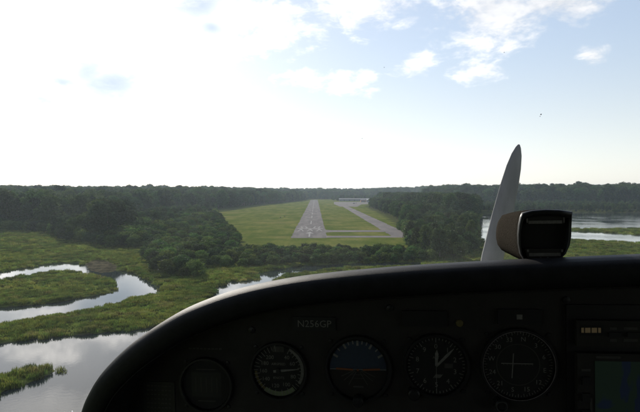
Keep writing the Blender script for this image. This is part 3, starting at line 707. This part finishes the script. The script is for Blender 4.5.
# panel face
rim = [(p.x + n.x * .0285, p.y + n.y * .0285) for p, n in zip(SP, NR)]
b = MB(); zbot = -0.62
for i in range(len(rim) - 1):
    (xa, za), (xb, zb_) = rim[i], rim[i + 1]
    if za > zbot and zb_ > zbot and abs(xb - xa) > 1e-6: b.quad((xa, YP, zbot), (xb, YP, zbot), (xb, YP, zb_), (xa, YP, za))
ip = part(b, 'instrument_panel', PANEL); ip['label'] = 'matt black instrument panel face'

K = YP / FPX
def pp(px, py): return L(px, py, YP)
RA = R(ROLL) * 0
def ring_lathe(cx, cz, prof, n=48, cap=False):
    b = MB(); rings = [[(cx + r * math.sin(2 * math.pi * k / n), YP - h, cz + r * math.cos(2 * math.pi * k / n)) for k in range(n)] for r, h in prof]
    b.loft(rings, True, False, cap); return b
def disc(cx, cz, r, h, n=48, a0=0, a1=360):
    b = MB(); pts = [(cx + r * math.sin(R(a)), YP - h, cz + r * math.cos(R(a))) for a in np.linspace(a0, a1, n + 1)]
    if a1 - a0 >= 360: b.quad(*pts[:-1])
    else: b.quad(*pts)
    return b
def arc(b, cx, cz, r0, r1, a0, a1, h, n=24):
    A = np.linspace(a0, a1, n + 1)
    for p, q in zip(A[:-1], A[1:]):
        f = lambda a, r: (cx + r * math.sin(R(a)), YP - h, cz + r * math.cos(R(a)))
        b.quad(f(p, r0), f(p, r1), f(q, r1), f(q, r0))
    return b
def tick(b, cx, cz, a, r0, r1, w, h, w1=None):
    s, c = math.sin(R(a)), math.cos(R(a)); w1 = w if w1 is None else w1
    P = lambda r, o: (cx + r * s + o * c, YP - h, cz + r * c - o * s)
    b.quad(P(r0, -w), P(r0, w), P(r1, w1), P(r1, -w1)); return b
def rect(b, cx, cz, w, hh, h): b.quad((cx - w, YP - h, cz - hh), (cx + w, YP - h, cz - hh), (cx + w, YP - h, cz + hh), (cx - w, YP - h, cz + hh)); return b
_tc = {}
def text(b, s, cx, cz, size, h, y0=None):
    if s not in _tc:
        cu = bpy.data.curves.new('t', 'FONT'); cu.body = s; cu.size = 1; cu.align_x = 'CENTER'; cu.align_y = 'CENTER'; cu.resolution_u = 2
        ob = bpy.data.objects.new('t', cu); col.objects.link(ob); dg = bpy.context.evaluated_depsgraph_get()
        me = ob.evaluated_get(dg).to_mesh(); _tc[s] = ([tuple(v.co) for v in me.vertices], [tuple(p.vertices) for p in me.polygons])
        bpy.data.objects.remove(ob); bpy.data.curves.remove(cu)
    V, F = _tc[s]; i = len(b.v); yy = YP - h if y0 is None else y0
    b.v += [(cx + v[0] * size, yy, cz + v[1] * size) for v in V]; b.f += [tuple(i + k for k in f) for f in F]; return b
def gauge(px, py, rp, name, ring_m=BLACK, label=None, inner=.9):
    cx, cz = pp(px, py); r = rp * K
    g = part(ring_lathe(cx, cz, [(r, 0.0), (r, .005), (r * .985, .0065), (r * (inner + .02), .0065), (r * inner, .005), (r * inner, .0005)]), name, ring_m, smooth=False)
    if label: g['label'] = label
    part(disc(cx, cz, r * inner, .0012), 'dial', DIAL, g)
    part(disc(cx, cz, r * (inner + .004), .0052), 'cover_glass', DGLASS, g)
    for k in range(4):
        a = 45 + 90 * k; q = r * 1.13
        part(ring_lathe(cx + q * math.sin(R(a)), cz + q * math.cos(R(a)), [(.0024, 0), (.0022, .0012), (.0008, .0014)], 10, True), 'mounting_screw', STEEL if False else BLACK, g)
    return g, cx, cz, r * inner

# airspeed indicator
g, cx, cz, r = gauge(279, 370, 30, 'airspeed_indicator', label='airspeed dial with coloured arcs and needle pointing right')
part(arc(MB(), cx, cz, r * .86, r * .97, 28, 122, .0018), 'white_arc', WHITE, g)
part(arc(MB(), cx, cz, r * .80, r * .97, 140, 218, .0018), 'green_arc', GREEN, g)
part(arc(MB(), cx, cz, r * .84, r * .94, 218, 268, .0018), 'yellow_arc', YELLOW, g)
b = MB()
for k in range(0, 330, 9): tick(b, cx, cz, 28 + k, r * (.74 if k % 18 == 0 else .80), r * .97, r * .012, .0021)
part(b, 'tick_marks', WHITE, g)
b = MB()
for t, a in (('40', 33), ('60', 63), ('80', 112), ('100', 152), ('120', 194), ('140', 237), ('160', 268), ('180', 297), ('200', 327)):
    text(b, t, cx + r * .60 * math.sin(R(a)), cz + r * .60 * math.cos(R(a)), r * .21, .0021)
text(b, 'AIRSPEED', cx, cz + r * .25, r * .13, .0021); text(b, 'KNOTS', cx, cz - r * .28, r * .13, .0021)
part(b, 'lettering', WHITE, g)
part(rect(MB(), cx, cz + r * .82, r * .22, r * .11, .0019), 'true_airspeed_window', DIM, g)
part(tick(tick(MB(), cx, cz, 84, 0, r * .80, r * .055, .0034, r * .012), cx, cz, 264, 0, r * .2, r * .05, .0034), 'needle', WHITE, g)
part(ring_lathe(cx, cz, [(r * .10, .002), (r * .09, .0042), (r * .02, .0044)], 16, True), 'hub', BLACK, g)
# attitude indicator
g, cx, cz, r = gauge(358, 368, 34, 'attitude_indicator', label='attitude dial with blue sky half and orange wing bars')
part(disc(cx, cz - r * .02, r * .93, .0018, 40, -92, 92), 'sky_half', BLUE, g)
part(disc(cx, cz - r * .02, r * .93, .0018, 40, 92.5, 267.5), 'ground_half', BROWN, g)
b = MB(); rect(b, cx, cz - r * .02, r * .92, r * .012, .0022)
for a in (-60, -45, -30, -20, -10, 0, 10, 20, 30, 45, 60): tick(b, cx, cz, a, r * (.76 if a % 30 == 0 else .82), r * .93, r * (.035 if a % 30 == 0 else .02), .0022)
part(b, 'bank_marks', WHITE, g)
b = MB()
for a in (115, 130, 150, 210, 230, 245): tick(b, cx, cz, a, r * .12, r * .62, r * .012, .0022)
for q in (-.2, -.32): rect(b, cx, cz + r * q, r * .2, r * .008, .0022)
part(b, 'ground_lines', DIM, g)
b = MB()
for s in (-1, 1): tick(b, cx, cz - r * .03, 90 * s - 3 * s, r * .16, r * .72, r * .03, .0036)
tick(b, cx, cz - r * .03, 0, -r * .03, r * .03, r * .03, .0036)
part(b, 'miniature_airplane', ORANGE, g)
part(rect(MB(), cx, cz - r * .60, r * .17, r * .025, .0022), 'maker_plate', DIM, g)
part(ring_lathe(cx, cz - r * 1.0, [(.006, 0), (.006, .012), (.005, .0135), (.001, .0138)], 18, True), 'adjust_knob', BLACK, g)
# altimeter
g, cx, cz, r = gauge(436, 365, 32, 'altimeter', label='altimeter with two white hands, one straight up')
b = MB()
for k in range(50): tick(b, cx, cz, k * 7.2, r * (.80 if k % 5 == 0 else .88), r * .96, r * .013, .0021)
part(b, 'tick_marks', WHITE, g)
b = MB()
for k in range(10): text(b, str(k), cx + r * .66 * math.sin(R(36 * k)), cz + r * .66 * math.cos(R(36 * k)), r * .24, .0021)
text(b, 'ALT', cx - r * .0, cz + r * .28, r * .13, .0021)
part(b, 'lettering', WHITE, g)
b = MB()
for k in range(5): tick(b, cx - r * .1 + r * .05 * k, cz - r * .42, 40, 0, r * .16, r * .012, .0022)
part(b, 'striped_flag', WHITE, g)
part(rect(MB(), cx + r * .42, cz, r * .14, r * .08, .0020), 'pressure_window', DIM, g)
part(tick(tick(MB(), cx, cz, 3, 0, r * .42, r * .04, .0030, r * .06), cx, cz, 3, r * .42, r * .56, r * .06, .0030, .0001), 'short_hand', WHITE, g)
part(tick(tick(MB(), cx, cz, 44, 0, r * .55, r * .035, .0040, r * .05), cx, cz, 44, r * .55, r * .86, r * .05, .0040, .0002), 'long_hand', WHITE, g)
part(tick(MB(), cx, cz, 180, 0, r * .88, r * .008, .0034), 'thin_hand', WHITE, g)
part(ring_lathe(cx - r * .78, cz - r * .92, [(.0065, 0), (.0065, .012), (.005, .0135), (.001, .0138)], 18, True), 'setting_knob', BLACK, g)
# course indicator
g, cx, cz, r = gauge(517.5, 364, 36, 'course_indicator', ring_m=BLACK, label='course dial with thin bright rim and crossed needles', inner=.93)
part(arc(MB(), cx, cz, r * .985, r * 1.005, 0, 360, .0068, 64), 'bright_rim', STEEL, g)
b = MB()
for k in range(72): tick(b, cx, cz, k * 5, r * (.86 if k % 2 == 0 else .90), r * .95, r * .009, .0021)
part(b, 'tick_marks', WHITE, g)
b = MB()
for k, t in enumerate(('N', '3', '6', 'E', '12', '15', 'S', '21', '24', 'W', '30', '33')):
    text(b, t, cx + r * .75 * math.sin(R(30 * k + 12)), cz + r * .75 * math.cos(R(30 * k + 12)), r * .19, .0021)
part(b, 'lettering', WHITE, g)
part(arc(MB(), cx, cz, r * .585, r * .605, 0, 360, .0024, 48), 'inner_rim', DIM, g)
part(rect(MB(), cx - r * .03, cz + r * .04, r * .44, r * .012, .0032), 'glideslope_needle', WHITE, g)
part(tick(MB(), cx - r * .18, cz - r * .38, 4, 0, r * .72, r * .013, .0036), 'localizer_needle', WHITE, g)
b = MB()
for k in (-4, -3, -2, -1, 1, 2, 3, 4): rect(b, cx + r * .1 * k, cz, r * .014, r * .014, .0026)
part(b, 'deviation_dots', DIM, g)
kx, kz = pp(499, 401.5)
part(ring_lathe(kx, kz, [(.0068, 0), (.0068, .012), (.0055, .0138), (.0045, .0138), (.0040, .012)], 20, True), 'course_knob', BLACK, g)
part(arc(MB(), kx, kz, .0050, .0058, 0, 360, .0141, 20), 'knob_ring', DIM, g)
# dark gauge, far left
g, cx, cz, r = gauge(207, 384, 29, 'turn_gauge', label='dark unlit gauge with square window at far left of panel')
part(rect(MB(), cx, cz, r * .62, r * .5, .0019), 'window', BLACK, g)
b = MB(); rect(b, cx, cz + r * .62, r * .40, r * .02, .0022); rect(b, cx, cz - r * .66, r * .36, r * .02, .0022)
for k in (-2, -1, 0, 1, 2): rect(b, cx + k * r * .22, cz, r * .012, r * .30, .0022)
part(b, 'scale_marks', DIM, g)
# lower row, mostly below the view
for px, nm in ((279, 'lower_gauge'), (358, 'lower_gauge'), (436, 'lower_gauge'), (517, 'lower_gauge')):
    g, cx, cz, r = gauge(px, 452, 31, nm)
    b = MB()
    for k in range(36): tick(b, cx, cz, k * 10, r * .84, r * .95, r * .01, .0021)
    part(b, 'tick_marks', WHITE, g)

def plate(px0, px1, py0, py1, name, m, h=.003, parent=None):
    x0, z1 = pp(px0, py0); x1, z0 = pp(px1, py1)
    return part(MB().box(x0, x1, YP - h, YP - .0002, z0, z1), name, m, parent), (x0 + x1) / 2, (z0 + z1) / 2
pl_, cx, cz = plate(293, 336, 316.5, 330.5, 'name_plate', BLACK, .002); pl_['label'] = 'black plate with the registration in white letters'
cx, cz = pp(314.5, 323.6)
part(text(MB(), 'N256GP', cx, cz, .0112, .0024), 'lettering', WHITE, pl_)
pl_, cx, cz = plate(402, 447, 310, 326, 'annunciator_panel', BLACK, .004)
pl_, cx, cz = plate(497, 541, 308.5, 324, 'annunciator_panel', BLACK, .004); x, z = pp(518.5, 316)
part(rect(MB(), x, z, .0030, .0026, .0043), 'indicator_lamp', WHITE, pl_)
for x_, y_ in ((459.5, 323), (123, 368), (566, 300), (252, 330), (390, 308)):
    x, z = pp(x_, y_)
    part(ring_lathe(x, z, [(.0042, 0), (.0038, .002), (.001, .0026)], 14, True), 'panel_screw', BLACK if x_ != 459.5 else YELLOW)
# print strips
x, z = pp(205, 348.5); b = MB()
for k in range(9): rect(b, x - .018 + k * .0046, z, .0018, .0009, .0006)
part(b, 'label_strip', DIM)
pl_, cx, cz = plate(143, 176, 381, 425, 'placard', BLACK, .001)
b = MB()
for k in range(9):
    x, z = pp(159.5, 385.5 + 4.3 * k); 
    for q in range(7): rect(b, x - .0135 + q * .0045 , z, random.uniform(.0011, .002), .0008, .0013)
part(b, 'fine_print', DIM, pl_)
# radio stack
st, cx, cz = plate(565, 740, 304, 640, 'radio_stack', BLACK, .004); st['label'] = 'black radio and map stack at right of panel'
def on_stack(px0, px1, py0, py1, name, m, h0, h1):
    x0, z1 = pp(px0, py0); x1, z0 = pp(px1, py1)
    return part(MB().box(x0, x1, YP - h1, YP - h0, z0, z1), name, m, st)
on_stack(573, 732, 318, 346, 'radio_face', PANEL, .0042, .010)
on_stack(573, 732, 349.5, 478, 'map_unit_face', PANEL, .0042, .012)
on_stack(577, 600, 322.5, 333, 'radio_display', DIAL, .0102, .0106)
lm, lnt, lb = mat('led_amber', (0.2, 0.15, 0.08), .5); lb.inputs['Emission Color'].default_value = (1, .75, .4, 1); lb.inputs['Emission Strength'].default_value = 0.02
b = MB()
for k in range(3):
    x, z = pp(580.5 + 6.4 * k, 327.4)
    rect(b, x - .0019, z, .0013, .0026, .0109); rect(b, x + .0019, z, .0013, .0026, .0109)
part(b, 'radio_digits', lm, st)
b = MB()
for k, (px, w) in enumerate(((609, 3), (626, 6), (645, 5), (662, 5))):
    for py in (326, 337.5): x, z = pp(px, py); rect(b, x, z, w * K, .0014, .0103)
part(b, 'radio_legends', DIM, st)
for k in range(4):
    on_stack(604 + 18 * k, 616 + 18 * k, 329, 334, 'radio_button', BLACK, .0102, .0125)
sm = bpy.data.materials.new('map_screen'); sm.use_nodes = True; nt = sm.node_tree; bs = nt.nodes['Principled BSDF']
t = node(nt, 'ShaderNodeTexCoord'); n1 = NOISE(nt, SCALE(nt, t.outputs['Object'], (1, 1, .55)), 22, 3, .5, .8)
c = MIX(nt, RAMP(nt, n1, .53, .56), (.045, .085, .06, 1), (.035, .06, .13, 1))
nt.links.new(c, bs.inputs['Emission Color']); nt.links.new(c, bs.inputs['Base Color']); bs.inputs['Emission Strength'].default_value = 0.012; bs.inputs['Roughness'].default_value = .3
scn = on_stack(590, 716, 357, 470, 'map_screen', sm, .0122, .0126)
b = MB()
x, z = pp(603, 353.5); rect(b, x, z, .012, .0012, .0124); x, z = pp(581.5, 366); rect(b, x, z, .0045, .0012, .0124); x, z = pp(586.5, 400); rect(b, x, z, .0012, .0075, .0124)
part(b, 'unit_legends', DIM, st)
for py in (372, 388, 404, 420): on_stack(577, 585, py, py + 8, 'unit_button', BLACK, .0122, .015)

# windshield, cabin, cowling -------------------------------------------
def base_curve(t):   # t 0..1 from left post to right post
    a = math.pi * (1 - t); c, s = math.cos(a), math.sin(a)
    return Vector((CX + HWID * math.copysign(abs(c) ** .75, c), .30 + .86 * abs(s) ** .8, -.42 + .17 * s))
def top_curve(t):
    a = math.pi * (1 - t); c, s = math.cos(a), math.sin(a)
    return Vector((CX + HWID * .86 * math.copysign(abs(c) ** .8, c), 0.24 + .36 * s, .31 + .06 * s))
NT, NS = 48, 12
rings = []
for j in range(NS + 1):
    v = j / NS; rr = []
    for i in range(NT + 1):
        p = base_curve(i / NT).lerp(top_curve(i / NT), v)
        out = Vector((p.x - CX, max(p.y - .25, 0.02) * .7, .25)).normalized()
        rr.append(p + out * .07 * math.sin(math.pi * v))
    rings.append(rr)
WS = rings
wsd = part(MB().loft(rings, close=False), 'windshield', GLASS, smooth=True); wsd['label'] = 'dusty clear windshield'
def ws_hit(px, py):
    d = ARI @ ray(px, py); bestp = None
    for j in range(NS):
        for i in range(NT):
            a, b_, c_, e = WS[j][i], WS[j][i + 1], WS[j + 1][i + 1], WS[j + 1][i]
            for tri in ((a, b_, c_), (a, c_, e)):
                from mathutils.geometry import intersect_ray_tri
                h = intersect_ray_tri(*tri, d, Vector((0, 0, 0)))
                if h is not None: return h, (tri[1] - tri[0]).cross(tri[2] - tri[0]).normalized()
    return None, None
SPECK = noisy('insect_residue', (.55, .53, .46), (.4, .38, .33), 600, .8); SPECKD = noisy('dark_residue', (.12, .11, .10), (.08, .08, .07), 600, .8)
for px, py, s, m in ((280, 217, 1.5, SPECK), (284.5, 216, 1.1, SPECK), (60, 205, 1.2, SPECK), (136, 206, 1.5, SPECK), (157.5, 269.5, 1.3, SPECK), (140, 227, 1.0, SPECK), (362, 138, .9, SPECKD), (541, 114, 1.2, SPECKD), (540, 116, .8, SPECKD),
                     (455, 261, 1.3, SPECK), (461, 251, .9, SPECK), (349, 255, 1.0, SPECK), (371, 262, .8, SPECK), (90, 321, 1.0, SPECK), (234, 243, .9, SPECK), (187, 259, .8, SPECK), (355, 239, .8, SPECK), (395, 199, .9, SPECK), (504, 52, .8, SPECKD), (384, 67, .7, SPECKD)):
    h, n = ws_hit(px, py)
    if h is None: continue
    if n.dot(h) > 0: n = -n
    u = n.orthogonal().normalized(); w = n.cross(u); rad = s * h.length / FPX * .55
    b = MB(); k = 9; pr = [rad * random.uniform(.5, 1.3) for _ in range(k)]
    b.loft([[h + n * .001 + (u * math.cos(6.283 * q / k) + w * math.sin(6.283 * q / k)) * pr[q] for q in range(k)],
            [h + n * .0016 + (u * math.cos(6.283 * q / k) + w * math.sin(6.283 * q / k)) * pr[q] * .5 for q in range(k)]], True, False, True)
    part(b, 'insect_spot', m, wsd)
# roof, side walls with windows kept small to darken the panel, floor, rear wall
xl, xr = CX - HWID, CX + HWID
tc_ = [top_curve(i / NT) for i in range(NT + 1)]
def back(p, y): return Vector((p.x, y, p.z))
roof = MB().loft([tc_, [back(p, -.1) for p in tc_], [back(p, -.9) for p in tc_], [Vector((CX + (p.x - CX) * .9, -1.7, p.z - .08)) for p in tc_]], close=False)
ro = part(roof, 'cabin_roof', LINER, smooth=True)
md = ro.modifiers.new('thickness', 'SOLIDIFY'); md.thickness = .03; md.offset = 1
for x, s in ((xl, -1), (xr, 1)):
    b = MB(); xo = x + .03 * s
    def slab(y0, y1, z0, z1): b.box(min(x, xo), max(x, xo), y0, y1, z0, z1)
    slab(-1.7, .30, -1.1, -.42); slab(.24, .30, -.419, .30); slab(-1.7, -.45, -.419, .30); slab(-.449, .239, -.419, -.30); slab(-.449, .239, .20, .30); slab(-1.7, .24, .301, .36)
    part(b, 'cabin_side', LINER)
    b = MB(); xm = x + .015 * s
    b.quad((xm, -.45, -.30), (xm, .24, -.30), (xm, .24, .20), (xm, -.45, .20)); 
    part(b, 'side_window', DGLASS)
part(MB().box(xl, xr, -1.74, -1.70, -1.1, .34), 'rear_bulkhead', LINER)
part(MB().box(xl, xr, -1.7, 1.0, -1.14, -1.1), 'cabin_floor', LINER)
bc = [base_curve(i / NT) for i in range(NT + 1)]
part(MB().loft([bc, [Vector((p.x, p.y, -1.1)) for p in bc]], close=False), 'fuselage_skin', SKIN, smooth=True)
def nose(y, w, zt, zb): return [Vector((CX + w * math.cos(a), y, (zt + zb) / 2 + (zt - zb) / 2 * math.sin(a))) for a in np.linspace(0, 2 * math.pi, 33)[:-1]]
part(MB().loft([nose(1.02, .56, -.30, -1.1), nose(1.35, .50, -.36, -1.08), nose(1.75, .42, -.43, -1.02), nose(2.02, .28, -.50, -.92), nose(2.05, .12, -.6, -.8)], True, False, True), 'engine_cowling', SKIN, smooth=True)
for s_ in (-1, 1):  # high wings out of view, added to shade the side windows
    x0_, x1_ = CX + s_ * .30, CX + s_ * 5.2
    sec = lambda x, k: [(x, .02 + .0 * k, .44), (x, -.15, .50), (x, -.7, .52), (x, -1.45, .44), (x, -.7, .40), (x, -.15, .395)]
    part(MB().loft([sec(x0_, 1), sec(x1_, 1)], True, True, True), 'wing', SKIN)
# propeller
PY = 2.2; tx, tz = L(519, 144.5, PY); HUB = Vector((CX, PY, -.68)); tip = Vector((tx, PY, tz)); RD = (tip - HUB).length; ux = (tip - HUB).normalized()
ALU = noisy('propeller_grey', (.09, .09, .095), (.13, .13, .135), 14, .55, metal=0.0, stretch=(1, 1, .3))
pr_ = part(MB().loft([[HUB + Vector((r_ * math.cos(a), y_, r_ * math.sin(a))) for a in np.linspace(0, 2 * math.pi, 25)[:-1]] for y_, r_ in ((-.12, .13), (0, .13), (.1, .11), (.2, .06), (.25, .01))], True, True, True), 'propeller', SKIN, smooth=True)
pr_['label'] = 'propeller spinner with grey blades ahead of the cowling'
vx = Vector((ux.z, 0, -ux.x))
for sgn in (1, -1):
    rings = []
    for t, w, th, tw in ((.10, .04, .035, 55), (.25, .056, .028, 42), (.45, .060, .02, 32), (.65, .054, .014, 27), (.80, .045, .010, 23), (.89, .036, .008, 21), (.95, .025, .006, 20), (.985, .013, .004, 19), (1.0, .004, .002, 15)):
        c_ = HUB + ux * sgn * RD * t; ch = vx * math.cos(R(tw)) * sgn + Vector((0, 1, 0)) * math.sin(R(tw)); nn = ch.cross(ux * sgn)
        rings.append([c_ + ch * w * math.cos(a) + nn * th * math.sin(a) * (1 - .2 * math.cos(a)) for a in np.linspace(0, 2 * math.pi, 17)[:-1]])
    part(MB().loft(rings, True, True, True), 'blade', ALU, pr_, smooth=True)

# ------------------------------------------------------------------ compass on the glareshield
YC, YCB = 0.53, 0.63
cloc = Vector((L(544, 262, YC)[0], YC + .05, L(544, 262, YC)[1]))
comp = bpy.data.objects.new('magnetic_compass', None); comp.matrix_world = AM @ Matrix.Translation(cloc); link(comp)
tag(comp, 'black hooded compass box with brown speckled sides perched on the glareshield', 'compass')
def cpart(b, name, m, parent=None, smooth=False): return b.build(name, m, parent or comp, smooth, off=cloc)
FO = [(519.5, 217), (521.5, 212.7), (531, 210.4), (544, 209.4), (558, 209.8), (571, 211.6), (570, 222), (569.6, 236), (568, 245), (564, 253.5), (558, 259.3), (548, 262.5), (534, 263), (524, 261.5), (519, 253), (517.2, 243), (517, 234), (517.8, 225)]
fo = [L(x, y, YC) for x, y in FO]; cxm = sum(p[0] for p in fo) / len(fo); czm = min(p[1] for p in fo)
def cring(y, s, dz, e=0.0): 
    return [(cxm + (x - cxm) * s, y, czm + (z - czm) * (s - dz)) for x, z in fo]
body = MB().loft([cring(YC + .006, .90, .02), cring(YC, .985, 0), cring(YC + .001, 1.0, 0), cring(YC + .012, 1.0, .0), cring(YC + .05, 1.02, .07), cring(YC + .085, 1.0, .13), cring(YCB + .005, .94, .19), cring(YCB + .013, .75, .30)], True, False, True)
cb_ = cpart(body, 'housing', WRINKLE, smooth=True)
bz = MB().loft([cring(YC + .0055, .89, .02), cring(YC - .004, .90, .02), cring(YC - .006, .95, .0), cring(YC - .005, .995, 0), cring(YC - .0005, 1.003, 0)], True)
cpart(bz, 'bezel', BLACK, smooth=True)
cpart(MB().quad(*[Vector(p) for p in cring(YC + .004, .905, .02)]), 'card_window', DIAL)
def cplate(px0, px1, py0, py1, slant, name):
    a = L(px0, py0, YC); b2 = L(px1, py0, YC); c2 = L(px1 - slant, py1, YC); d2 = L(px0 + slant, py1, YC); y0, y1 = YC + .0035, YC - .003
    return cpart(MB().loft([[(q[0], y0, q[1]) for q in (a, b2, c2, d2)], [(q[0], y1, q[1]) for q in (a, b2, c2, d2)]], True, False, True), name, PANEL)
PLATE = noisy('dull_aluminium', (.30, .29, .27), (.22, .21, .20), 300, .5, metal=.6)
def cline(pts, name, m=None, h=.0036):
    b = MB()
    for px0, px1, py0, py1 in pts:
        x0, z1 = L(px0, py0, YC); x1, z0 = L(px1, py1, YC); b.quad((x0, YC - h, z0), (x1, YC - h, z0), (x1, YC - h, z1), (x0, YC - h, z1))
    return cpart(b, name, m or PLATE)
cplate(524, 565, 215.5, 224, 2, 'card_holder'); cplate(524, 563, 248.5, 257.5, 3, 'card_holder')
cline([(527.5, 561, 220.6, 223.2)], 'deviation_card', PLATE); cline([(528, 559.5, 252.6, 255.6)], 'deviation_card', PLATE)
cline([(525.5, 527, 216.6, 222.5), (562, 563.4, 216.6, 222.5)], 'clip', PLATE); cline([(526, 528, 249.2, 251.6), (560, 562, 249.2, 251.6)], 'clip', PLATE)
for px in (539.5, 546.5):
    x, z = L(px, 257.9, YC)
    cpart(MB().loft([[(x + r_ * math.cos(a), y_, z + r_ * math.sin(a)) for a in np.linspace(0, 6.283, 11)[:-1]] for y_, r_ in ((YC - .004, .0013), (YC - .0068, .0011))], True, False, True), 'adjusting_screw', STEEL)
